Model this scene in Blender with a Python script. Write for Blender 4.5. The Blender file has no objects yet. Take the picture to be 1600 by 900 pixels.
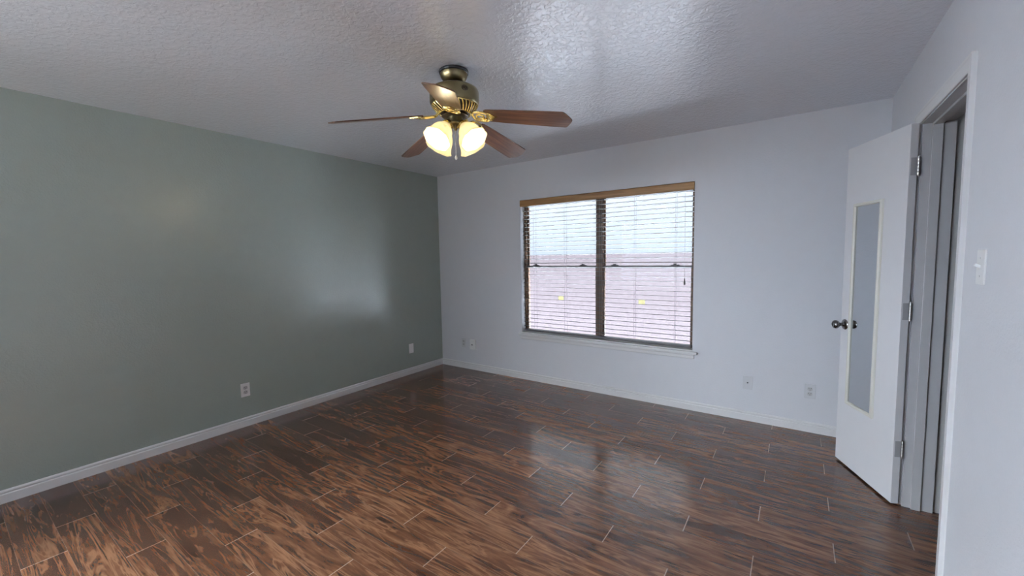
import bpy, bmesh, math, random
from mathutils import Vector, Matrix
random.seed(7)
C = bpy.context.scene.collection
sc = bpy.context.scene
R = math.radians
PI = math.pi

# ------------------------------------------------------------------ camera, sky, exposure
W, H = 4.336, 2.44                      # room width (window wall) and ceiling height
Y_REAR = -5.60                          # wall behind the photographer
cam = bpy.data.cameras.new('camera')
cam.sensor_width = 36.0
cam.lens = 640.16 / 1600 * 36.0
cam.clip_start = 0.02
co = bpy.data.objects.new('camera', cam); C.objects.link(co)
pitch, yaw, roll = 0.0773, -0.6084, -0.0177
fw = Vector((math.sin(yaw) * math.cos(pitch), math.cos(yaw) * math.cos(pitch), -math.sin(pitch)))
r0 = Vector((math.cos(yaw), -math.sin(yaw), 0)); u0 = r0.cross(fw)
rr = r0 * math.cos(roll) + u0 * math.sin(roll); uu = -r0 * math.sin(roll) + u0 * math.cos(roll)
M = Matrix((rr, uu, -fw)).transposed().to_4x4()
M.translation = Vector((3.8317, -3.8629, 1.4082))
co.matrix_world = M
sc.camera = co

SKY = 1.0                                # hazy sky, brighter overhead than at the horizon
SUN = 900.0                               # high sun on the pale bounce ground outside
SKY_FILL = 15.0
BULB_W = 2.2                             # each of the four fan bulbs
w = bpy.data.worlds.new('overcast_sky'); sc.world = w; w.use_nodes = True
nt = w.node_tree; bg = nt.nodes['Background']
tc = nt.nodes.new('ShaderNodeTexCoord'); sx = nt.nodes.new('ShaderNodeSeparateXYZ')
rp = nt.nodes.new('ShaderNodeValToRGB')
nt.links.new(tc.outputs['Generated'], sx.inputs[0]); nt.links.new(sx.outputs['Z'], rp.inputs['Fac'])
e = rp.color_ramp.elements
e[0].position = 0.0; e[0].color = (0.74, 0.84, 1.02, 1)
e[1].position = 1.0; e[1].color = (4.4, 4.8, 5.5, 1)
k = e.new(.25); k.color = (1.18, 1.27, 1.43, 1)
k = e.new(.5); k.color = (2.9, 3.15, 3.6, 1)
# sky glow added left of and behind the camera, feeding the added windows
dp = nt.nodes.new('ShaderNodeVectorMath'); dp.operation = 'DOT_PRODUCT'; dp.inputs[1].default_value = (-.80, -.60, 0)
nt.links.new(tc.outputs['Generated'], dp.inputs[0])
mr = nt.nodes.new('ShaderNodeMapRange'); mr.interpolation_type = 'SMOOTHSTEP'
mr.inputs['From Min'].default_value = .30; mr.inputs['From Max'].default_value = .97
mr.inputs['To Min'].default_value = 1.0; mr.inputs['To Max'].default_value = SKY_FILL
nt.links.new(dp.outputs['Value'], mr.inputs['Value'])
vm = nt.nodes.new('ShaderNodeVectorMath'); vm.operation = 'SCALE'
nt.links.new(rp.outputs[0], vm.inputs[0]); nt.links.new(mr.outputs[0], vm.inputs['Scale'])
nt.links.new(vm.outputs[0], bg.inputs['Color']); bg.inputs['Strength'].default_value = SKY

sl = bpy.data.lights.new('sun', 'SUN'); sl.energy = SUN; sl.angle = R(3); sl.color = (1.0, .98, .97)
so = bpy.data.objects.new('sun', sl); C.objects.link(so)
so.rotation_euler = Vector((.25, .04, -.967)).to_track_quat('-Z', 'Y').to_euler()

sc.view_settings.view_transform = 'Standard'
sc.view_settings.look = 'None'
sc.view_settings.exposure = 0.14
sc.view_settings.gamma = 1.0
sc.view_settings.use_curve_mapping = False
sc.cycles.use_denoising = True
sc.cycles.max_bounces = 14
sc.cycles.diffuse_bounces = 8
sc.cycles.sample_clamp_indirect = 8.0
sc.cycles.caustics_reflective = False
sc.cycles.caustics_refractive = False

# ------------------------------------------------------------------ materials
def mat(name, col, rough=0.5, metal=0.0, spec=0.5, noise=0.06, nscale=12.0, bump=0.0, bscale=60.0, bdist=0.002, **kw):
    m = bpy.data.materials.new(name); m.use_nodes = True
    n = m.node_tree.nodes; l = m.node_tree.links; b = n['Principled BSDF']
    t = n.new('ShaderNodeTexCoord'); nz = n.new('ShaderNodeTexNoise')
    nz.inputs['Scale'].default_value = nscale; nz.inputs['Detail'].default_value = 3
    l.new(t.outputs['Object'], nz.inputs['Vector'])
    mx = n.new('ShaderNodeMix'); mx.data_type = 'RGBA'
    c0 = [max(0, c * (1 - noise)) for c in col]; c1 = [min(1, c * (1 + noise)) for c in col]
    mx.inputs['A'].default_value = (*c0, 1); mx.inputs['B'].default_value = (*c1, 1)
    l.new(nz.outputs['Fac'], mx.inputs['Factor']); l.new(mx.outputs['Result'], b.inputs['Base Color'])
    b.inputs['Roughness'].default_value = rough; b.inputs['Metallic'].default_value = metal
    b.inputs['Specular IOR Level'].default_value = spec
    for k, v in kw.items(): b.inputs[k].default_value = v
    if bump:
        bz = n.new('ShaderNodeTexNoise'); bz.inputs['Scale'].default_value = bscale; bz.inputs['Detail'].default_value = 2.5
        bz.inputs['Distortion'].default_value = 0.6
        l.new(t.outputs['Object'], bz.inputs['Vector'])
        cr = n.new('ShaderNodeValToRGB'); cr.color_ramp.elements[0].position = .42; cr.color_ramp.elements[1].position = .62
        l.new(bz.outputs['Fac'], cr.inputs['Fac'])
        bp = n.new('ShaderNodeBump'); bp.inputs['Strength'].default_value = bump; bp.inputs['Distance'].default_value = bdist
        l.new(cr.outputs[0], bp.inputs['Height']); l.new(bp.outputs[0], b.inputs['Normal'])
    return m

def wood(name, c_dark, c_mid, c_light, rough=0.35, axis='X', scale=1.0, coat=0.0):
    m = bpy.data.materials.new(name); m.use_nodes = True
    n = m.node_tree.nodes; l = m.node_tree.links; b = n['Principled BSDF']
    t = n.new('ShaderNodeTexCoord'); mp = n.new('ShaderNodeMapping')
    s = {'X': (1.6, 26, 26), 'Y': (26, 1.6, 26), 'Z': (26, 26, 1.6)}[axis]
    mp.inputs['Scale'].default_value = [v * scale for v in s]
    l.new(t.outputs['Object'], mp.inputs['Vector'])
    nz = n.new('ShaderNodeTexNoise'); nz.inputs['Scale'].default_value = 1.5; nz.inputs['Detail'].default_value = 6; nz.inputs['Distortion'].default_value = .7
    l.new(mp.outputs[0], nz.inputs['Vector'])
    cr = n.new('ShaderNodeValToRGB'); e = cr.color_ramp.elements
    e[0].position = .32; e[0].color = (*c_dark, 1); e[1].position = .72; e[1].color = (*c_light, 1)
    k = e.new(.52); k.color = (*c_mid, 1)
    l.new(nz.outputs['Fac'], cr.inputs['Fac']); l.new(cr.outputs[0], b.inputs['Base Color'])
    b.inputs['Roughness'].default_value = rough; b.inputs['Coat Weight'].default_value = coat
    b.inputs['Coat Roughness'].default_value = rough * .8
    return m

def floor_material():
    m = bpy.data.materials.new('wood_look_planks'); m.use_nodes = True
    n = m.node_tree.nodes; l = m.node_tree.links; b = n['Principled BSDF']
    PW, PL = 0.15, 0.928
    def math_(op, a, bb=None, c=None):
        q = n.new('ShaderNodeMath'); q.operation = op
        for i, v in enumerate((a, bb, c)):
            if v is None: continue
            if isinstance(v, (int, float)): q.inputs[i].default_value = v
            else: l.new(v, q.inputs[i])
        return q.outputs[0]
    t = n.new('ShaderNodeTexCoord'); s = n.new('ShaderNodeSeparateXYZ'); l.new(t.outputs['Object'], s.inputs[0])
    X, Y = s.outputs['X'], s.outputs['Y']
    v = math_('DIVIDE', math_('SUBTRACT', -0.255, Y), PW)               # row number, growing towards the viewer
    row = math_('FLOOR', v); fv = math_('SUBTRACT', v, row)
    off = math_('MULTIPLY_ADD', row, 0.3093, 3.395)                     # one-third running bond
    u = math_('DIVIDE', math_('SUBTRACT', X, off), PL)
    col = math_('FLOOR', u); fu = math_('SUBTRACT', u, col)
    cmb = n.new('ShaderNodeCombineXYZ'); l.new(col, cmb.inputs[0]); l.new(row, cmb.inputs[1])
    wn = n.new('ShaderNodeTexWhiteNoise'); wn.noise_dimensions = '3D'; l.new(cmb.outputs[0], wn.inputs['Vector'])
    sep = n.new('ShaderNodeSeparateColor'); l.new(wn.outputs['Color'], sep.inputs[0])
    # each plank samples its own piece of the grain field
    gx = math_('MULTIPLY_ADD', sep.outputs[0], 40.0, X); gy = math_('MULTIPLY_ADD', sep.outputs[1], 40.0, Y)
    gv = n.new('ShaderNodeCombineXYZ'); l.new(gx, gv.inputs[0]); l.new(gy, gv.inputs[1])
    def noise(scale_x, scale_y, sc_, det, dist, rough_=.55, src=gv):
        mp = n.new('ShaderNodeMapping'); mp.inputs['Scale'].default_value = (scale_x, scale_y, 1)
        l.new(src.outputs[0], mp.inputs['Vector'])
        q = n.new('ShaderNodeTexNoise'); q.inputs['Scale'].default_value = sc_; q.inputs['Detail'].default_value = det
        q.inputs['Distortion'].default_value = dist; q.inputs['Roughness'].default_value = rough_
        l.new(mp.outputs[0], q.inputs['Vector']); return q.outputs['Fac']
    def ramp(fac, pts):
        cr = n.new('ShaderNodeValToRGB'); e = cr.color_ramp.elements
        e[0].position, e[0].color = pts[0][0], (*pts[0][1], 1); e[1].position, e[1].color = pts[-1][0], (*pts[-1][1], 1)
        for p_, c_ in pts[1:-1]:
            k = e.new(p_); k.color = (*c_, 1)
        l.new(fac, cr.inputs['Fac']); return cr.outputs[0]
    def mix(mode, fac, a, bb):
        q = n.new('ShaderNodeMix'); q.data_type = 'RGBA'; q.blend_type = mode
        for key, val in (('Factor', fac), ('A', a), ('B', bb)):
            if isinstance(val, (int, float)): q.inputs[key].default_value = val
            elif isinstance(val, tuple): q.inputs[key].default_value = (*val, 1)
            else: l.new(val, q.inputs[key])
        return q.outputs['Result']
    big = noise(1.0, 4.2, 1.7, 5, 2.2, .6)        # broad flowing figure
    fine = noise(1.3, 24.0, 2.0, 5, .9)          # fine fibres
    streak = noise(0.8, 8.0, 1.8, 3, 2.2)        # pale veins
    base = ramp(math_('ADD', math_('MULTIPLY', big, .72), math_('MULTIPLY', fine, .28)),
                [(.33, (.040, .016, .0095)), (.42, (.078, .033, .0185)), (.50, (.120, .052, .027)), (.59, (.185, .088, .045)), (.72, (.30, .165, .088))])
    vein = ramp(streak, [(.50, (0, 0, 0)), (.56, (1, 1, 1)), (.575, (1, 1, 1)), (.63, (0, 0, 0))])
    base = mix('MIX', math_('MULTIPLY', vein, .5), base, (.36, .19, .10))
    dk = ramp(noise(.9, 5.0, 2.2, 4, 2.4), [(.62, (0, 0, 0)), (.73, (1, 1, 1))])
    base = mix('MIX', math_('MULTIPLY', dk, .55), base, (.016, .007, .005))
    tone = ramp(sep.outputs[2], [(0, (.52, .44, .42)), (.5, (.78, .71, .68)), (1, (1.06, .99, .92))])
    base = mix('MULTIPLY', 1.0, base, tone)
    # joints: pale grout
    ev = math_('MINIMUM', fv, math_('SUBTRACT', 1.0, fv)); eu = math_('MINIMUM', fu, math_('SUBTRACT', 1.0, fu))
    dv = math_('MULTIPLY', ev, PW); du = math_('MULTIPLY', eu, PL)
    gl = math_('LESS_THAN', dv, .0012); ge = math_('LESS_THAN', du, .0022)
    grout = math_('MAXIMUM', math_('MULTIPLY', gl, .28), math_('MULTIPLY', ge, .45))
    colr = mix('MIX', grout, base, (.38, .26, .18))
    l.new(colr, b.inputs['Base Color'])
    rg = math_('MULTIPLY_ADD', fine, .12, .13)
    l.new(math_('MAXIMUM', rg, math_('MULTIPLY', grout, .8)), b.inputs['Roughness'])
    b.inputs['IOR'].default_value = 1.6
    b.inputs['Specular IOR Level'].default_value = .75
    h = math_('SUBTRACT', math_('MULTIPLY', math_('ADD', big, fine), .5), math_('MULTIPLY', grout, 1.2))
    bp = n.new('ShaderNodeBump'); bp.inputs['Strength'].default_value = .35; bp.inputs['Distance'].default_value = .0012
    l.new(h, bp.inputs['Height']); l.new(bp.outputs[0], b.inputs['Normal'])
    return m

MT = dict(
    sage=mat('sage_green_wall_paint', (.345, .395, .352), .22, spec=.95, bump=.35, bscale=70, bdist=.0016, noise=.03),
    wall=mat('pale_grey_wall_paint', (.68, .685, .71), .45, bump=.3, bscale=75, bdist=.0012, noise=.02),
    ceiling=mat('textured_ceiling_paint', (.855, .875, .93), .21, spec=1.0, bump=.38, bscale=42, bdist=.0026, noise=.02),
    trim=mat('white_trim_paint', (.72, .715, .71), .35, noise=.03),
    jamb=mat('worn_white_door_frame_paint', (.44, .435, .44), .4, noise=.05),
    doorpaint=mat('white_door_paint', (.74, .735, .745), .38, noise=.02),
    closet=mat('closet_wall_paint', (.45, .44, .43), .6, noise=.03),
    floor=floor_material(),
    brown_frame=wood('brown_window_frame', (.06, .028, .014), (.11, .055, .025), (.19, .10, .045), .45, 'Z'),
    valance=wood('stained_oak_valance', (.22, .105, .030), (.33, .165, .050), (.44, .24, .085), .45, 'X'),
    slat=mat('tan_wood_blind_slats', (.115, .112, .108), .5, spec=.25, noise=.06),
    railwood=mat('dark_bottom_rail', (.13, .115, .12), .45, noise=.08),
    cord=mat('grey_blind_cord', (.34, .33, .34), .8),
    tassel=mat('dark_cord_tassel', (.05, .04, .04), .5),
    latch=mat('dark_sash_latch', (.05, .045, .05), .45),
    meeting=mat('dark_meeting_rail', (.09, .07, .07), .45),
    plate=mat('white_plastic_plate', (.80, .80, .79), .35, noise=.02),
    plate_grey=mat('painted_plastic_plate', (.62, .625, .64), .4, noise=.02),
    socket=mat('dark_socket_slots', (.03, .03, .035), .6),
    sockface=mat('grey_socket_face', (.52, .52, .52), .45),
    antique=mat('antique_brass', (.24, .20, .11), .30, 1.0, noise=.12, nscale=30),
    brass=mat('polished_brass', (.80, .64, .27), .24, 1.0, noise=.06),
    black=mat('black_canopy_gasket', (.012, .012, .013), .5),
    darkmetal=mat('dark_bronze_metal', (.055, .04, .032), .35, .8, noise=.1),
    blade=wood('walnut_fan_blade', (.080, .034, .019), (.145, .066, .036), (.23, .115, .064), .30, 'X', 1.4),
    steel=mat('satin_nickel', (.50, .49, .47), .3, 1.0, noise=.06),
    knobmetal=mat('aged_pewter_knob', (.22, .205, .20), .24, 1.0, noise=.15, nscale=40),
    mirror=mat('mirror_silvering', (.62, .65, .68), .02, 1.0, noise=.01),
    mirrorframe=mat('cream_mirror_frame', (.74, .72, .64), .4, noise=.04),
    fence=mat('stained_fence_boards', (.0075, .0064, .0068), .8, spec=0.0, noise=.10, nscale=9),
    ground=mat('bounce_ground_front', (.78, .84, .95), .9, noise=.06),  # pale ground added to bounce sunlight up onto the ceiling
    side_bounce=mat('bounce_ground_side', (.075, .08, .09), .9, noise=.1),  # unseen ground added to bounce sun in through the side window
    absorber=mat('absorber_ground', (.010, .0105, .011), .9, noise=.2),  # unseen ground added nearly black to cut light on the near ceiling
    sticker=mat('yellow_glass_label', (.82, .77, .52), .6),
    fob=mat('clear_chain_fob', (.75, .75, .72), .12, noise=.02),
    fobwood=mat('brown_chain_fob', (.20, .10, .05), .4),
)
def glass_material():
    m = bpy.data.materials.new('clear_window_glass'); m.use_nodes = True
    n = m.node_tree.nodes; l = m.node_tree.links
    n.remove(n['Principled BSDF']); out = n['Material Output']
    tr = n.new('ShaderNodeBsdfTransparent'); tr.inputs[0].default_value = (.95, .97, .97, 1)
    gl = n.new('ShaderNodeBsdfGlossy'); gl.inputs['Roughness'].default_value = .02
    fr = n.new('ShaderNodeFresnel'); fr.inputs[0].default_value = 1.15
    mx = n.new('ShaderNodeMixShader')
    l.new(fr.outputs[0], mx.inputs[0]); l.new(tr.outputs[0], mx.inputs[1]); l.new(gl.outputs[0], mx.inputs[2]); l.new(mx.outputs[0], out.inputs[0])
    return m
MT['glass'] = glass_material()
_n = MT['sticker'].node_tree.nodes; _l = MT['sticker'].node_tree.links
_t = _n.new('ShaderNodeBsdfTranslucent'); _t.inputs[0].default_value = (.95, .91, .66, 1)
_m = _n.new('ShaderNodeMixShader'); _m.inputs[0].default_value = .45
_l.new(_n['Principled BSDF'].outputs[0], _m.inputs[1]); _l.new(_t.outputs[0], _m.inputs[2]); _l.new(_m.outputs[0], _n['Material Output'].inputs[0])
def shade_material():
    m = bpy.data.materials.new('frosted_glass_lamp_shade'); m.use_nodes = True
    n = m.node_tree.nodes; l = m.node_tree.links
    b = n['Principled BSDF']; out = n['Material Output']
    b.inputs['Base Color'].default_value = (.62, .57, .44, 1); b.inputs['Roughness'].default_value = .3
    nz = n.new('ShaderNodeTexNoise'); nz.inputs['Scale'].default_value = 30
    t = n.new('ShaderNodeTexCoord'); l.new(t.outputs['Object'], nz.inputs['Vector'])
    tl = n.new('ShaderNodeBsdfTranslucent'); tl.inputs[0].default_value = (.62, .56, .41, 1)
    em = n.new('ShaderNodeEmission'); em.inputs[0].default_value = (1.0, .88, .58, 1); em.inputs[1].default_value = .22
    mx = n.new('ShaderNodeMixShader'); mx.inputs[0].default_value = .45
    ad = n.new('ShaderNodeAddShader')
    l.new(b.outputs[0], mx.inputs[1]); l.new(tl.outputs[0], mx.inputs[2])
    l.new(mx.outputs[0], ad.inputs[0]); l.new(em.outputs[0], ad.inputs[1]); l.new(ad.outputs[0], out.inputs[0])
    return m
MT['shade'] = shade_material()
def bulb_material():
    m = bpy.data.materials.new('glowing_bulb'); m.use_nodes = True
    n = m.node_tree.nodes; l = m.node_tree.links; b = n['Principled BSDF']
    b.inputs['Emission Color'].default_value = (1, .9, .7, 1); b.inputs['Emission Strength'].default_value = 5
    nz = n.new('ShaderNodeTexNoise'); l.new(nz.outputs['Color'], b.inputs['Base Color'])
    return m
MT['bulb'] = bulb_material()

# ------------------------------------------------------------------ helpers
def box(bm, x0, x1, y0, y1, z0, z1, bev=0.0, M_=None):
    r = bmesh.ops.create_cube(bm, size=1.0)
    vs = r['verts']
    T = Matrix.Translation(((x0 + x1) / 2, (y0 + y1) / 2, (z0 + z1) / 2)) @ Matrix.Diagonal((abs(x1 - x0), abs(y1 - y0), abs(z1 - z0), 1))
    bmesh.ops.transform(bm, matrix=T, verts=vs)
    if bev:
        es = list({e for v in vs for e in v.link_edges})
        g = bmesh.ops.bevel(bm, geom=es, offset=bev, segments=2, affect='EDGES', profile=.6)
        vs = list({v for f in g['faces'] for v in f.verts} | {v for v in vs if v.is_valid})
    if M_ is not None:
        allv = set(vs)
        bmesh.ops.transform(bm, matrix=M_, verts=[v for v in allv if v.is_valid])
    return vs
def lathe(bm, prof, seg=48, M_=None, wob=None):
    rings = []
    for i, (r, z) in enumerate(prof):
        ring = []
        for k in range(seg):
            a = 2 * PI * k / seg
            q = r if wob is None else r * (1 + wob(i, a))
            v = Vector((q * math.cos(a), q * math.sin(a), z))
            ring.append(bm.verts.new(M_ @ v if M_ is not None else v))
        rings.append(ring)
    for a, b in zip(rings, rings[1:]):
        for k in range(seg):
            bm.faces.new((a[k], a[(k + 1) % seg], b[(k + 1) % seg], b[k]))
    return rings
def cap(bm, ring): bm.faces.new(ring)
def tube(bm, pts, rad, seg=10, caps=True):
    pts = [Vector(p) for p in pts]; n = len(pts); rings = []
    prev = None
    for i, p in enumerate(pts):
        t = (pts[min(i + 1, n - 1)] - pts[max(i - 1, 0)]).normalized()
        if prev is None:
            a = Vector((0, 0, 1)) if abs(t.z) < .9 else Vector((1, 0, 0))
            nrm = t.cross(a).normalized()
        else:
            nrm = (prev - t * prev.dot(t)).normalized()
        prev = nrm; bn = t.cross(nrm)
        rd = rad[i] if isinstance(rad, (list, tuple)) else rad
        rings.append([bm.verts.new(p + (nrm * math.cos(2 * PI * k / seg) + bn * math.sin(2 * PI * k / seg)) * rd) for k in range(seg)])
    for a, b in zip(rings, rings[1:]):
        for k in range(seg): bm.faces.new((a[k], a[(k + 1) % seg], b[(k + 1) % seg], b[k]))
    if caps: bm.faces.new(rings[0][::-1]); bm.faces.new(rings[-1])
def prism(bm, poly, z0, z1, M_=None):
    lo = [bm.verts.new((x, y, z0)) for x, y in poly]; hi = [bm.verts.new((x, y, z1)) for x, y in poly]
    bm.faces.new(lo[::-1]); bm.faces.new(hi); n = len(poly)
    for i in range(n): bm.faces.new((lo[i], lo[(i + 1) % n], hi[(i + 1) % n], hi[i]))
    if M_ is not None: bmesh.ops.transform(bm, matrix=M_, verts=lo + hi)
def extrude_profile(bm, prof, P0, P1, out, up=Vector((0, 0, 1))):
    """sweep a (distance from wall, height) profile from P0 to P1"""
    P0, P1, out = Vector(P0), Vector(P1), Vector(out)
    A = [bm.verts.new(P0 + out * d + up * h) for d, h in prof]; B = [bm.verts.new(P1 + out * d + up * h) for d, h in prof]
    n = len(prof)
    for i in range(n): bm.faces.new((A[i], A[(i + 1) % n], B[(i + 1) % n], B[i]))
    bm.faces.new(A[::-1]); bm.faces.new(B)
def obj(name, bm, m, parent=None, smooth=False, M_=None):
    bmesh.ops.recalc_face_normals(bm, faces=bm.faces)
    me = bpy.data.meshes.new(name); bm.to_mesh(me); bm.free()
    me.materials.append(m)
    if smooth:
        me.shade_auto_smooth(angle=R(38)) if hasattr(me, 'shade_auto_smooth') else None
        if not hasattr(me, 'shade_auto_smooth'):
            try:
                me.set_sharp_from_angle(angle=R(38))
            except Exception:
                pass
            for p in me.polygons: p.use_smooth = True
    o = bpy.data.objects.new(name, me); C.objects.link(o)
    if parent is not None: o.parent = parent
    if M_ is not None: o.matrix_local = M_
    return o
def tag(o, label, cat, group=None):
    o['label'] = label; o['category'] = cat
    if group: o['group'] = group
    return o
def empty(name, loc=(0, 0, 0), M_=None):
    o = bpy.data.objects.new(name, None); C.objects.link(o); o.empty_display_size = .05
    if M_ is not None: o.matrix_world = M_
    else: o.location = loc
    return o
def thing(name, label, cat, loc=(0, 0, 0), M_=None): return tag(empty(name, loc, M_), label, cat)
def struct(name, bm, m, parent=None, smooth=False):
    o = obj(name, bm, m, parent, smooth)
    if parent is None: o['kind'] = 'structure'
    return o
def BM(): return bmesh.new()

# ------------------------------------------------------------------ room shell
WX0, WX1, WZ0, WZ1 = 1.268, 3.086, 0.535, 2.028      # window opening in the far wall
DY0, DY1, DZ = -1.615, -0.885, 2.045                 # door opening in the right wall
CX = 5.25                                            # closet back wall
bm = BM(); box(bm, -.12, CX + .1, Y_REAR - .12, .16, -.1, 0); struct('floor', bm, MT['floor'])
bm = BM(); box(bm, -.12, CX + .1, Y_REAR - .12, .16, H, H + .1); struct('ceiling', bm, MT['ceiling'])
SY0, SY1, SZ0, SZ1 = -5.45, -4.20, 0.45, 2.15       # side window added beside the photographer to fill the room with light
bm = BM(); box(bm, -.12, 0, SY1, .16, 0, H); box(bm, -.12, 0, Y_REAR, SY0, 0, H)
box(bm, -.12, 0, SY0, SY1, 0, SZ0); box(bm, -.12, 0, SY0, SY1, SZ1, H); struct('wall_left', bm, MT['sage'])
bm = BM()
box(bm, 0, WX0, 0, .16, 0, H); box(bm, WX1, CX, 0, .16, 0, H)
box(bm, WX0, WX1, 0, .16, 0, WZ0); box(bm, WX0, WX1, 0, .16, WZ1, H)
struct('wall_far', bm, MT['wall'])
TH = .127
bm = BM()
box(bm, W, W + TH, DY1 + .018, 0, 0, H); box(bm, W, W + TH, Y_REAR, DY0 - .018, 0, H); box(bm, W, W + TH, DY0 - .018, DY1 + .018, DZ + .018, H)
struct('wall_right', bm, MT['wall'])
RX0, RX1, RZ0, RZ1 = 0.25, 2.30, 0.50, 2.20          # window added behind the photographer to light the far wall
bm = BM()
box(bm, 0, RX0, Y_REAR - .12, Y_REAR, 0, H); box(bm, RX1, CX, Y_REAR - .12, Y_REAR, 0, H)
box(bm, RX0, RX1, Y_REAR - .12, Y_REAR, 0, RZ0); box(bm, RX0, RX1, Y_REAR - .12, Y_REAR, RZ1, H)
struct('wall_rear', bm, MT['wall'])
# closet behind the door
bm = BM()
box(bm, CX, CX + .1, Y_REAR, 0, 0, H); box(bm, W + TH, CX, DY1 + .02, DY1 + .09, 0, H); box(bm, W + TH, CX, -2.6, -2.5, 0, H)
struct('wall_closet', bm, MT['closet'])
# baseboards: stepped profile
BB = [(0, 0), (.014, 0), (.014, .050), (.0125, .054), (.008, .056), (.008, .060), (.011, .063), (.011, .070), (.006, .077), (0, .078)]
bm = BM(); extrude_profile(bm, BB, (0, Y_REAR, 0), (0, 0, 0), (1, 0, 0)); struct('baseboard_left', bm, MT['trim'])
bm = BM(); extrude_profile(bm, BB, (0.014, 0, 0), (W, 0, 0), (0, -1, 0)); struct('baseboard_far', bm, MT['trim'])
bm = BM(); extrude_profile(bm, BB, (W, -.806, 0), (W, -.014, 0), (-1, 0, 0)); extrude_profile(bm, BB, (W, Y_REAR, 0), (W, -1.672, 0), (-1, 0, 0)); struct('baseboard_right', bm, MT['trim'])

# ------------------------------------------------------------------ window
win = empty('window_1', (0, 0, 0)); win['kind'] = 'structure'
F0, F1 = .085, .15                                    # frame depth range
def ring(bm, x0, x1, z0, z1, wd, y0, y1, bev=.003):
    box(bm, x0, x0 + wd, y0, y1, z0, z1, bev); box(bm, x1 - wd, x1, y0, y1, z0, z1, bev)
    box(bm, x0 + wd, x1 - wd, y0, y1, z0, z0 + wd, bev); box(bm, x0 + wd, x1 - wd, y0, y1, z1 - wd, z1, bev)
bm = BM(); ring(bm, WX0, WX1, WZ0, WZ1, .026, F0, F1); obj('window_frame', bm, MT['brown_frame'], win)
bm = BM(); box(bm, 2.139, 2.213, F0 - .005, F1, WZ0 + .026, WZ1 - .026, .004); obj('mullion', bm, MT['brown_frame'], win)
MZ = 1.285
for x0, x1 in ((WX0 + .026, 2.139), (2.213, WX1 - .026)):
    bm = BM(); ring(bm, x0, x1, MZ - .004, WZ1 - .026, .012, F0 + .03, F1 - .012, .002); s = obj('upper_sash', bm, MT['brown_frame'], win)
    bm = BM(); box(bm, x0 + .012, x1 - .012, .128, .132, MZ, WZ1 - .05); obj('pane', bm, MT['glass'], s)
    bm = BM(); ring(bm, x0, x1, WZ0 + .026, MZ + .012, .012, F0 + .008, F0 + .03, .002); s = obj('lower_sash', bm, MT['brown_frame'], win)
    bm = BM(); box(bm, x0 + .012, x1 - .012, .105, .109, WZ0 + .05, MZ); obj('pane', bm, MT['glass'], s)
    bm = BM(); box(bm, x0, x1, F0 - .002, F0 + .03, MZ - .012, MZ + .012, .003); mr = obj('meeting_rail', bm, MT['meeting'], win)
    for lx in ((x0 + .12), (x1 - .15)):
        bm = BM(); box(bm, lx - .035, lx + .035, F0 - .002, F0 + .022, MZ + .012, MZ + .020, .002); box(bm, lx - .012, lx + .012, F0 - .006, F0 + .016, MZ + .020, MZ + .032, .003)
        obj('sash_latch', bm, MT['latch'], mr)
    sx_ = 1.72 if x0 < 2 else 2.602
    bm = BM(); box(bm, sx_ - .032, sx_ + .032, .1035, .1048, .920, .965); obj('glass_label', bm, MT['sticker'], win)
# stool and apron
bm = BM(); box(bm, 1.236, 3.128, -.034, 0, .510, .536, .006); box(bm, WX0, WX1, 0, F0, .510, .546, .003); struct('trim_1', bm, MT['trim'])
bm = BM(); extrude_profile(bm, [(0, .468), (.010, .468), (.014, .474), (.014, .498), (.020, .504), (.020, .510), (0, .510)], (1.262, 0, 0), (3.102, 0, 0), (0, -1, 0)); struct('trim_2', bm, MT['trim'])

# blind
bl = thing('window_blind', 'wide pale slatted blind with brown wooden valance hanging in the window', 'blind', ((WX0 + WX1) / 2, .045, WZ1))
bl_inv = Matrix.Translation(-bl.location)
def blpart(name, bm, m, parent=None, smooth=False):
    if parent is None or parent is bl:
        bmesh.ops.transform(bm, matrix=bl_inv, verts=bm.verts); return obj(name, bm, m, bl, smooth)
    bmesh.ops.transform(bm, matrix=bl_inv, verts=bm.verts); return obj(name, bm, m, parent, smooth)
bm = BM(); extrude_profile(bm, [(0, 1.955), (.010, 1.955), (.013, 1.958), (.013, 2.018), (.009, 2.024), (0, 2.026)], (1.272, .004, 0), (3.084, .004, 0), (0, -1, 0))
blpart('valance', bm, MT['valance'])
bm = BM(); box(bm, 1.285, 3.074, .018, .072, 1.975, 2.022, .003); blpart('head_rail', bm, MT['slat'])
PIT = .0445; ZT = 1.950; N = 31
TILT = R(-6)
bm = BM()
def slat(bm, z):
    # shallow crowned slat, room edge high
    prof = []
    for k in range(7):
        d = -.025 + .05 * k / 6; prof.append((d, .0016 * (1 - (d / .025) ** 2)))
    poly = [(d, h + .0014) for d, h in prof] + [(d, h - .0014) for d, h in reversed(prof)]
    c, s = math.cos(TILT), math.sin(TILT)
    P = [(d * c - h * s, d * s + h * c) for d, h in poly]
    A = [bm.verts.new((1.287, .045 + d, z + h)) for d, h in P]; B = [bm.verts.new((3.073, .045 + d, z + h)) for d, h in P]
    n = len(P)
    for i in range(n): bm.faces.new((A[i], A[(i + 1) % n], B[(i + 1) % n], B[i]))
    bm.faces.new(A[::-1]); bm.faces.new(B)
for k in range(N): slat(bm, ZT - PIT * k)
blpart('slats', bm, MT['slat'])
bm = BM(); box(bm, 1.286, 3.074, .020, .070, .560, .580, .004); blpart('bottom_rail', bm, MT['railwood'])
for cx in (1.43, 1.81, 2.205, 2.554, 2.926):
    bm = BM()
    for yy in (.0185, .0715): tube(bm, [(cx, yy, 1.975), (cx, yy, .580)], .0011, 6)
    blpart('ladder_cord', bm, MT['cord'])
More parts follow.
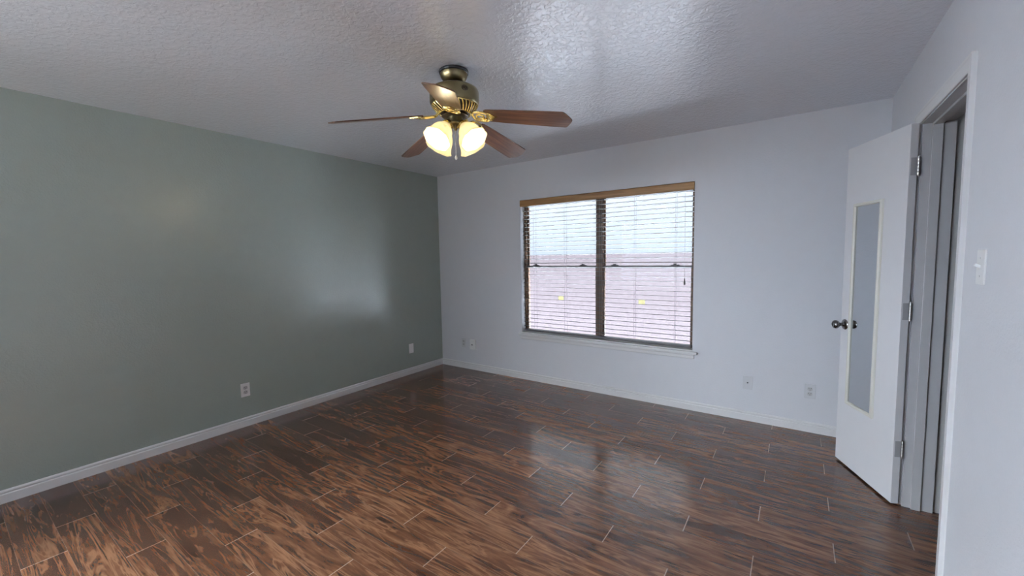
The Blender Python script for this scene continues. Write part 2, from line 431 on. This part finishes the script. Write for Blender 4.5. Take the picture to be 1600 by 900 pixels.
bm = BM(); tube(bm, [(3.010, -.004, 1.957), (3.010, .004, 1.6), (3.011, .008, 1.178)], .0013, 6); pc = blpart('lift_cord', bm, MT['cord'])
bm = BM(); lathe(bm, [(.0012, 1.185), (.004, 1.180), (.0055, 1.165), (.0085, 1.140), (.0085, 1.130), (.004, 1.127), (.0005, 1.1265)], 16, Matrix.Translation((3.011, .0085, 0)))
blpart('tassel', bm, MT['tassel'], pc, True)

# outside
bm = BM(); box(bm, -24, 18, .2, 22, -.45, -.30); struct('ground', bm, MT['ground'])
bm = BM(); box(bm, -4.2, -.14, -22, .2, -.45, -.30); box(bm, -.14, 18, -22, Y_REAR - .14, -.45, -.30); struct('ground_absorber', bm, MT['absorber'])
bm = BM(); box(bm, -24, -4.2, -22, .2, -.45, -.30); struct('ground_bounce_side', bm, MT['side_bounce'])
bm = BM(); box(bm, -.72, -.12, Y_REAR - .12, .16, H, H + .08); struct('added_sun_shield', bm, MT['trim'])  # unseen overhang added to keep direct sun out of the side window
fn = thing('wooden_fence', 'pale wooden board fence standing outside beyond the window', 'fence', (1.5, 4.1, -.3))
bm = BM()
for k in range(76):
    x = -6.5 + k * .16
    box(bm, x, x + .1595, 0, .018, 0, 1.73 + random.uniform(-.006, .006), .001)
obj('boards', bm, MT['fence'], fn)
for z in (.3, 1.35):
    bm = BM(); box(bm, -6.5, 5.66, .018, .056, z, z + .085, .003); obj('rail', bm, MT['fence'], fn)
# rear window added for fill light (behind the photographer)
wr = empty('fill_window_rear', (0, 0, 0)); wr['kind'] = 'structure'
bm = BM(); ring(bm, RX0, RX1, RZ0, RZ1, .05, Y_REAR - .09, Y_REAR - .04); obj('window_frame', bm, MT['trim'], wr)
bm = BM(); box(bm, RX0 + .05, RX1 - .05, Y_REAR - .068, Y_REAR - .064, RZ0 + .05, RZ1 - .05); obj('pane', bm, MT['glass'], wr)
# side window added for fill light (beside the photographer, out of the frame)
wr = empty('fill_window_side', (0, 0, 0)); wr['kind'] = 'structure'
bm = BM(); SF = [(SY0, SY0 + .05, SZ0, SZ1), (SY1 - .05, SY1, SZ0, SZ1), (SY0 + .05, SY1 - .05, SZ0, SZ0 + .05), (SY0 + .05, SY1 - .05, SZ1 - .05, SZ1)]
for y0, y1, z0, z1 in SF: box(bm, -.09, -.04, y0, y1, z0, z1)
obj('window_frame', bm, MT['trim'], wr)
bm = BM(); box(bm, -.068, -.064, SY0 + .05, SY1 - .05, SZ0 + .05, SZ1 - .05); obj('pane', bm, MT['glass'], wr)

# ------------------------------------------------------------------ door frame and door
bm = BM()                                             # jamb boards with stop
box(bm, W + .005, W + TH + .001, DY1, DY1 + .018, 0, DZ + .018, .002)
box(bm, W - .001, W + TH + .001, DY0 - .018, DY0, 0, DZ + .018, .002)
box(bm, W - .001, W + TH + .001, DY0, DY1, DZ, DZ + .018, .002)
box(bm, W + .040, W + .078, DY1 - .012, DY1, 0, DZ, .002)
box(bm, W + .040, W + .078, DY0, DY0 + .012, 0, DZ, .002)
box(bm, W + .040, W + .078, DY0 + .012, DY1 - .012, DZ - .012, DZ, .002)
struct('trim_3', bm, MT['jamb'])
CW = .055; RV = .006
bm = BM()                                             # casing boards on the room side
CP = lambda a, b: [(0, a), (.009, a), (.012, a + .006), (.015, b - .012), (.0165, b - .006), (.0165, b), (0, b)]
def casing_v(y_in, sgn, z1):
    # profile across y, swept up
    pr = [(0, 0), (.009, 0), (.0115, .006), (.0145, .040), (.0165, .046), (.0165, CW), (0, CW)]
    A = [bm.verts.new((W - d, y_in + sgn * a, 0)) for d, a in pr]; B = [bm.verts.new((W - d, y_in + sgn * a, z1 + a)) for d, a in pr]
    n = len(pr)
    for i in range(n): bm.faces.new((A[i], A[(i + 1) % n], B[(i + 1) % n], B[i]))
    bm.faces.new(A[::-1]); bm.faces.new(B)
z1 = DZ + RV
casing_v(DY1 + .022, 1, z1); casing_v(DY0 - RV, -1, z1)
pr = [(0, 0), (.009, 0), (.0115, .006), (.0145, .040), (.0165, .046), (.0165, CW), (0, CW)]
A = [bm.verts.new((W - d, DY0 - RV - a, z1 + a)) for d, a in pr]; B = [bm.verts.new((W - d, DY1 + .022 + a, z1 + a)) for d, a in pr]
n = len(pr)
for i in range(n): bm.faces.new((A[i], A[(i + 1) % n], B[(i + 1) % n], B[i]))
bm.faces.new(A[::-1]); bm.faces.new(B)
struct('trim_4', bm, MT['trim'])

# door leaf: local x runs from hinge edge to free edge, local y out of the mirrored face, origin on the floor at the hinge corner
d = empty('door_1', M_=Matrix.Translation((4.294, -.905, 0)) @ Matrix.Rotation(R(113.2), 4, 'Z')); d['kind'] = 'structure'
DW, DT, DH = .537, .035, 2.040
bm = BM(); box(bm, 0, DW, -DT, 0, .012, .012 + DH, .0015); obj('door_leaf', bm, MT['doorpaint'], d)
def knob(parent):
    k = obj('knob_rose', *_rose(), parent, True)
    return k
def _rose():
    b_ = BM(); Mk = Matrix.Translation((.49, 0, .927)) @ Matrix.Rotation(R(-90), 4, 'X')
    rg_ = lathe(b_, [(.033, 0), (.034, .003), (.031, .007), (.024, .010), (.015, .013), (.012, .018)], 32, Mk)
    return b_, MT['knobmetal']
rs = knob(d)
bm = BM(); Mk = Matrix.Translation((.49, 0, .927)) @ Matrix.Rotation(R(-90), 4, 'X')
rg = lathe(bm, [(.011, .014), (.0105, .030), (.013, .036), (.022, .042), (.0270, .050), (.0275, .058), (.024, .066), (.015, .071), (.0125, .0695), (.001, .0695)], 32, Mk)
obj('knob', bm, MT['knobmetal'], rs, True)
bm = BM(); Mk = Matrix.Translation((.49, -DT, .927)) @ Matrix.Rotation(R(90), 4, 'X')
lathe(bm, [(.033, 0), (.034, .003), (.031, .007), (.015, .013), (.011, .030), (.013, .036), (.022, .042), (.0275, .053), (.024, .066), (.015, .071), (.001, .0695)], 32, Mk)
obj('knob', bm, MT['knobmetal'], d, True)
bm = BM(); box(bm, DW - .0005, DW + .001, -DT / 2 - .012, -DT / 2 + .012, .895, .96, .0004); box(bm, DW, DW + .008, -DT / 2 - .006, -DT / 2 + .006, .918, .936, .002); obj('latch_plate', bm, MT['steel'], d)
for hz in (1.835, 1.078, .322):
    bm = BM()
    px_, py_ = -.004, -DT - .004
    for q in range(5):
        z0 = hz - .045 + q * .018
        lathe(bm, [(.0005, z0 + .0004), (.0062, z0 + .0006), (.0066, z0 + .002), (.0066, z0 + .016), (.0062, z0 + .0174), (.0005, z0 + .0176)], 16, Matrix.Translation((px_, py_, 0)))
    lathe(bm, [(.0005, hz + .045), (.005, hz + .046), (.0055, hz + .050), (.003, hz + .053), (.0005, hz + .0535)], 16, Matrix.Translation((px_, py_, 0)))
    lathe(bm, [(.0005, hz - .0525), (.003, hz - .052), (.0055, hz - .049), (.005, hz - .045), (.0005, hz - .0448)], 16, Matrix.Translation((px_, py_, 0)))
    h = obj('hinge', bm, MT['steel'], d, True)
    bm = BM(); box(bm, -.0012, 0, -DT - .003, -.006, hz - .045, hz + .045, .0004); obj('hinge_plate', bm, MT['jamb'], h)

# mirror on the door face
mir = thing('door_mirror', 'narrow tall mirror in a cream frame fixed to the open white door', 'mirror', M_=d.matrix_world @ Matrix.Translation((.305, .001, .42)))
MW, MH = .262, 1.275
bm = BM()
def mitre(bm, pts_in, pts_out, y0, y1):
    n_ = 4
    prof = [(0.0, y0), (0.0, y1 * .55), (.25, y1), (.8, y1), (1.0, y1 * .75), (1.0, y0)]
    rings_ = []
    for a in range(4):
        rings_.append([bm.verts.new((pts_in[a][0] + (pts_out[a][0] - pts_in[a][0]) * s, y, pts_in[a][1] + (pts_out[a][1] - pts_in[a][1]) * s)) for s, y in prof])
    for a in range(4):
        A_, B_ = rings_[a], rings_[(a + 1) % 4]
        for i in range(len(prof)): bm.faces.new((A_[i], A_[(i + 1) % len(prof)], B_[(i + 1) % len(prof)], B_[i]))
fwid = .020
o_ = [(-MW / 2, 0), (MW / 2, 0), (MW / 2, MH), (-MW / 2, MH)]
i_ = [(-MW / 2 + fwid, fwid), (MW / 2 - fwid, fwid), (MW / 2 - fwid, MH - fwid), (-MW / 2 + fwid, MH - fwid)]
mitre(bm, i_, o_, 0, .014); obj('mirror_frame', bm, MT['mirrorframe'], mir)
bm = BM(); box(bm, -MW / 2 + fwid - .002, MW / 2 - fwid + .002, .001, .004, fwid - .002, MH - fwid + .002); obj('mirror_glass', bm, MT['mirror'], mir)

# ------------------------------------------------------------------ wall plates (local: x across, y out of the wall, z up)
WALL_L = lambda y, z: Matrix.Translation((0, y, z)) @ Matrix.Rotation(R(-90), 4, 'Z')
WALL_F = lambda x, z: Matrix.Translation((x, 0, z)) @ Matrix.Rotation(R(180), 4, 'Z')
WALL_R = lambda y, z: Matrix.Translation((W, y, z)) @ Matrix.Rotation(R(90), 4, 'Z')
def plate(bm, w_=.070, h_=.115, t_=.006): box(bm, -w_ / 2, w_ / 2, 0, t_, -h_ / 2, h_ / 2, .0025)
def duplex(M_, label, m, cat='outlet'):
    t = thing('wall_outlet', label, cat, M_=M_)
    bm = BM(); plate(bm); obj('face_plate', bm, m, t)
    for zc in (.0195, -.0195):
        bm = BM()
        pts = []
        for k in range(24):
            a = 2 * PI * k / 24; pts.append((max(-.0165, min(.0165, .0175 * math.cos(a))), max(-.0135, min(.0135, .0175 * math.sin(a)))))
        prism(bm, pts, 0, .0022, Matrix.Translation((0, .0058, zc)) @ Matrix.Rotation(R(-90), 4, 'X'))
        s = obj('socket', bm, MT['sockface'], t)
        bm = BM()
        for xx, hh in ((-.0065, .009), (.0065, .0075)): box(bm, xx - .0013, xx + .0013, .0075, .0084, zc + .001, zc + .001 + hh)
        lathe(bm, [(.0026, 0), (.0026, .0006), (.0002, .0006)], 12, Matrix.Translation((0, .0078, zc - .0065)) @ Matrix.Rotation(R(-90), 4, 'X'))
        obj('slots', bm, MT['socket'], s)
    bm = BM(); lathe(bm, [(.003, 0), (.0028, .001), (.0002, .0013)], 12, Matrix.Translation((0, .0058, 0)) @ Matrix.Rotation(R(-90), 4, 'X')); obj('screw', bm, MT['sockface'], t)
    return t
duplex(WALL_L(-2.367, .313), 'white duplex outlet low on the green wall, nearer the camera', MT['plate'])
t = thing('wall_plate', 'small blank white wall plate low on the green wall near the corner', 'wall plate', M_=WALL_L(-.535, .312))
bm = BM(); plate(bm); obj('face_plate', bm, MT['plate'], t)
for zc in (.042, -.042):
    bm = BM(); lathe(bm, [(.003, 0), (.0028, .001), (.0002, .0013)], 12, Matrix.Translation((0, .0058, zc)) @ Matrix.Rotation(R(-90), 4, 'X')); obj('screw', bm, MT['sockface'], t)
duplex(WALL_F(.383, .325), 'faint wall-coloured outlet on the window wall, closest to the corner', MT['plate_grey'])
t = thing('wall_jack', 'bulky white jack box with a small dark port left of the window', 'jack box', M_=WALL_F(.545, .318))
bm = BM(); box(bm, -.045, .045, 0, .028, -.062, .062, .006); obj('housing', bm, MT['plate'], t)
bm = BM(); box(bm, -.004, .016, .0275, .0288, -.006, .006, .0004); obj('port', bm, MT['socket'], t)
t = thing('coax_plate', 'pale wall plate with one dark coax connector right of the window', 'wall plate', M_=WALL_F(3.522, .323))
bm = BM(); plate(bm, .072, .112); obj('face_plate', bm, MT['plate_grey'], t)
bm = BM(); lathe(bm, [(.0065, 0), (.0065, .003), (.0045, .003), (.0045, .010), (.001, .010)], 6, Matrix.Translation((0, .0058, 0)) @ Matrix.Rotation(R(-90), 4, 'X')); obj('connector', bm, MT['socket'], t)
duplex(WALL_F(3.942, .322), 'pale duplex outlet on the window wall beside the open door', MT['plate_grey'])
t = thing('light_switch', 'white toggle light switch on the wall right of the doorway', 'light switch', M_=WALL_R(-1.862, 1.345))
bm = BM(); plate(bm, .072, .116); obj('face_plate', bm, MT['plate'], t)
bm = BM(); box(bm, -.0045, .0045, -.002, .015, -.005, .005, .0015, Matrix.Translation((0, .006, .002)) @ Matrix.Rotation(R(25), 4, 'X')); obj('toggle', bm, MT['plate'], t)
for zc in (.030, -.030):
    bm = BM(); lathe(bm, [(.0032, 0), (.0028, .001), (.0002, .0013)], 12, Matrix.Translation((0, .0058, zc)) @ Matrix.Rotation(R(-90), 4, 'X')); obj('screw', bm, MT['sockface'], t)

# ------------------------------------------------------------------ ceiling fan (origin on the ceiling, z down is negative)
FX, FY = 2.230, -2.093
fan = thing('ceiling_fan', 'five-blade brass and walnut ceiling fan with lit frosted glass shades', 'ceiling fan', (FX, FY, H))
bm = BM(); lathe(bm, [(.001, 0), (.081, 0), (.083, -.006), (.081, -.013), (.074, -.016)], 48); obj('canopy_gasket', bm, MT['black'], fan, True)
bm = BM(); lathe(bm, [(.074, -.010), (.076, -.018), (.074, -.030), (.067, -.044), (.058, -.054), (.050, -.060), (.020, -.062)], 48); obj('canopy', bm, MT['antique'], fan, True)
bm = BM(); lathe(bm, [(.046, -.058), (.047, -.064), (.043, -.070), (.040, -.074), (.042, -.080), (.050, -.083)], 40); obj('neck', bm, MT['darkmetal'], fan, True)
bm = BM(); lathe(bm, [(.010, -.076), (.052, -.077), (.085, -.083), (.110, -.092), (.124, -.100), (.131, -.104), (.135, -.112), (.137, -.122), (.137, -.172), (.135, -.180), (.128, -.186), (.124, -.190), (.118, -.192)], 64)
motor = obj('motor_housing', bm, MT['antique'], fan, True)
bm = BM(); lathe(bm, [(.124, -.188), (.116, -.205), (.100, -.222), (.082, -.232), (.040, -.234)], 64); obj('lower_housing', bm, MT['darkmetal'], fan, True)
bm = BM()                                             # slanted brass fins between the vents
for k in range(36):
    a = 2 * PI * k / 36
    pts = []
    for q in range(5):
        s = q / 4; r_ = .1265 - .040 * s ** 1.4; z_ = -.187 - .044 * s
        pts.append((r_ * math.cos(a + .22 * s), r_ * math.sin(a + .22 * s), z_))
    tube(bm, pts, .0036, 6)
tube(bm, [(.126 * math.cos(2 * PI * k / 48), .126 * math.sin(2 * PI * k / 48), -.188) for k in range(49)], .004, 6, False)
tube(bm, [(.086 * math.cos(2 * PI * k / 48), .086 * math.sin(2 * PI * k / 48), -.2315) for k in range(49)], .004, 6, False)
obj('vent_fins', bm, MT['brass'], fan, True)
# oval badge on the motor side, facing the camera side
ba = math.atan2(-3.8629 - FY, 3.8317 - FX) + R(24)
bm = BM(); Mb = Matrix.Rotation(ba, 4, 'Z') @ Matrix.Translation((.1365, 0, -.135)) @ Matrix.Rotation(R(90), 4, 'Y')
lathe(bm, [(.019, 0), (.019, .002), (.016, .0028), (.0002, .0028)], 32, Mb @ Matrix.Diagonal((.72, 1, 1, 1)))
bdg = obj('badge', bm, MT['darkmetal'], motor, True)
bm = BM()
Mb2 = Matrix.Rotation(ba, 4, 'Z') @ Matrix.Translation((.1392, 0, -.135))
def bp_(y, z): return Mb2 @ Vector((0, y, z))
tube(bm, [bp_(.0155 * math.cos(2 * PI * k / 32), .0105 * math.sin(2 * PI * k / 32)) for k in range(33)], .0009, 6, False)
tube(bm, [bp_(.008 * math.cos(t_ * .2) - .001, .006 * math.sin(t_ * .2)) for t_ in range(4, 26)], .0010, 6)
tube(bm, [bp_(-.002, -.001), bp_(.004, .001), bp_(.009, -.004)], .0010, 6)
obj('badge_mark', bm, MT['antique'], bdg, True)
bm = BM(); lathe(bm, [(.070, -.230), (.074, -.236), (.074, -.246), (.066, -.250), (.030, -.251)], 48); obj('flywheel', bm, MT['darkmetal'], fan, True)
bm = BM(); lathe(bm, [(.036, -.248), (.041, -.252), (.041, -.276), (.043, -.280), (.047, -.284), (.047, -.292), (.040, -.299), (.022, -.305), (.010, -.311), (.0085, -.320), (.001, -.323)], 40); obj('switch_housing', bm, MT['antique'], fan, True)

# blades
PHASE = 18.0
def blade_mesh():
    bm = BM(); L0, L1 = .185, .665
    half = []
    for x, hw in ((L0, .048), (L0 + .012, .055), (.30, .060), (.45, .0655), (.58, .069), (.624, .070), (.630, .066), (.640, .050), (.653, .030), (.660, .012), (L1, .004)):
        half.append((x, hw))
    poly = half + [(x, -h) for x, h in reversed(half)]
    poly = poly[::-1]
    prism(bm, poly, -.003, .003)
    es = [e for e in bm.edges if abs(e.verts[0].co.z - e.verts[1].co.z) < 1e-6]
    bmesh.ops.bevel(bm, geom=es, offset=.0012, segments=1, affect='EDGES')
    return bm
def bracket_mesh():
    bm = BM()
    tube(bm, [(.060, 0, .040), (.075, 0, .030), (.090, 0, .012), (.105, 0, -.002), (.115, 0, -.006)], [.009, .009, .0085, .008, .007], 10)
    # rounded scroll loop with an inner curl, lying under the blade root
    loop = []
    for k in range(33):
        a = PI + 2 * PI * k / 32
        ca, sa = math.cos(a), math.sin(a)
        q = (abs(ca) ** 3.0 + abs(sa) ** 3.0) ** (-1 / 3.0)
        loop.append((.158 + .045 * q * ca, .043 * q * sa, -.008))
    tube(bm, loop, .0068, 8, False)
    curl = []
    for k in range(30):
        a = PI * .15 + 1.3 * 2 * PI * k / 29; r_ = .030 - .018 * k / 29
        curl.append((.158 + r_ * 1.1 * math.cos(a), r_ * math.sin(a), -.009))
    tube(bm, curl, .0055, 8)
    prism(bm, [(.196, -.040), (.214, -.036), (.232, -.014), (.252, 0), (.232, .014), (.214, .036), (.196, .040)], -.0075, -.003)
    for x, y in ((.210, .030), (.210, -.030), (.234, 0)):
        lathe(bm, [(.0002, -.0105), (.0045, -.0098), (.0052, -.0085), (.0052, -.004)], 10, Matrix.Translation((x, y, 0)))
    return bm
PITCH, DROOP = -14.3, 9.3
bproto = iproto = None
for k in range(5):
    Mk = (Matrix.Rotation(R(PHASE + 72 * k), 4, 'Z') @ Matrix.Translation((.10, 0, -.246)) @ Matrix.Rotation(R(DROOP), 4, 'Y')
          @ Matrix.Rotation(R(PITCH), 4, 'X') @ Matrix.Translation((-.10, 0, 0)))
    if k == 0:
        bproto = obj('blade', blade_mesh(), MT['blade'], fan, False, Mk)
        iproto = obj('blade_bracket', bracket_mesh(), MT['brass'], fan, True, Mk)
    else:
        for pz in (bproto, iproto):
            c = pz.copy(); C.objects.link(c); c.parent = fan; c.matrix_local = Mk

# light kit: four tilted bell shades
def shade_mesh():
    bm = BM()
    prof = [(.026, 0), (.030, -.008), (.040, -.020), (.051, -.036), (.058, -.054), (.062, -.074), (.066, -.092), (.073, -.108), (.079, -.118)]
    wob = lambda i, a: (.035 * max(0, (i - 4) / 4.0) ** 2) * math.cos(8 * a)
    rings_ = lathe(bm, prof, 64, None, wob)
    inner = lathe(bm, [(r_ - .003, z_) for r_, z_ in prof], 64, None, wob)
    for k in range(64):
        bm.faces.new((rings_[-1][k], rings_[-1][(k + 1) % 64], inner[-1][(k + 1) % 64], inner[-1][k]))
        bm.faces.new((rings_[0][k], rings_[0][(k + 1) % 64], inner[0][(k + 1) % 64], inner[0][k]))
    return bm
def socket_mesh():
    bm = BM(); lathe(bm, [(.012, .034), (.017, .030), (.020, .016), (.030, .008), (.031, -.004), (.027, -.006)], 32)
    return bm
def bulb_mesh():
    bm = BM(); lathe(bm, [(.012, -.010), (.013, -.026), (.022, -.042), (.027, -.056), (.025, -.070), (.016, -.080), (.001, -.084)], 24)
    return bm
TILT_S = 40
for k, az in enumerate((267, 357, 87, 177)):
    Ms = Matrix.Rotation(R(az), 4, 'Z') @ Matrix.Translation((.066, 0, -.308)) @ Matrix.Rotation(R(-TILT_S), 4, 'Y')
    bm = BM(); tube(bm, [(.030, 0, -.288), (.045, 0, -.280), (.056, 0, -.282), (.062, 0, -.290)], .007, 10)
    a = obj('lamp_arm', bm, MT['brass'], fan, True, Matrix.Rotation(R(az), 4, 'Z'))
    bm = socket_mesh(); sk = obj('lamp_socket', bm, MT['brass'], fan, True, Ms)
    sh = obj('glass_shade', shade_mesh(), MT['shade'], fan, True, Ms)
    bl_ = obj('bulb', bulb_mesh(), MT['bulb'], sh, True)
    ld = bpy.data.lights.new('bulb_light', 'POINT'); ld.energy = BULB_W; ld.color = (1.0, .85, .58); ld.shadow_soft_size = .03
    lo = bpy.data.objects.new('bulb_light', ld); C.objects.link(lo); lo.parent = sh; lo.location = (0, 0, -.098)

# pull chains
def bead_chain(bm, x, y, z0, z1):
    tube(bm, [(x, y, z0), (x, y, z1)], .0008, 6)
    z = z0
    while z > z1:
        bmesh.ops.create_icosphere(bm, subdivisions=1, radius=.0017, matrix=Matrix.Translation((x, y, z))); z -= .005
cx_, cy_ = .036 * math.cos(R(-48)), .036 * math.sin(R(-48))
bm = BM(); bead_chain(bm, cx_, cy_, -.290, -.470); ch = obj('pull_chain', bm, MT['steel'], fan, True)
bm = BM(); lathe(bm, [(.0008, -.468), (.004, -.471), (.007, -.478), (.0075, -.484), (.004, -.490), (.0006, -.492)], 16, Matrix.Translation((cx_, cy_, 0))); obj('chain_fob', bm, MT['fob'], ch, True)
cx2, cy2 = .043 * math.cos(R(-82)), .043 * math.sin(R(-82))
bm = BM(); bead_chain(bm, cx2, cy2, -.285, -.330); ch = obj('pull_chain', bm, MT['brass'], fan, True)
bm = BM(); lathe(bm, [(.0008, -.328), (.004, -.332), (.0055, -.345), (.0045, -.362), (.0006, -.366)], 16, Matrix.Translation((cx2, cy2, 0))); obj('chain_fob', bm, MT['fobwood'], ch, True)
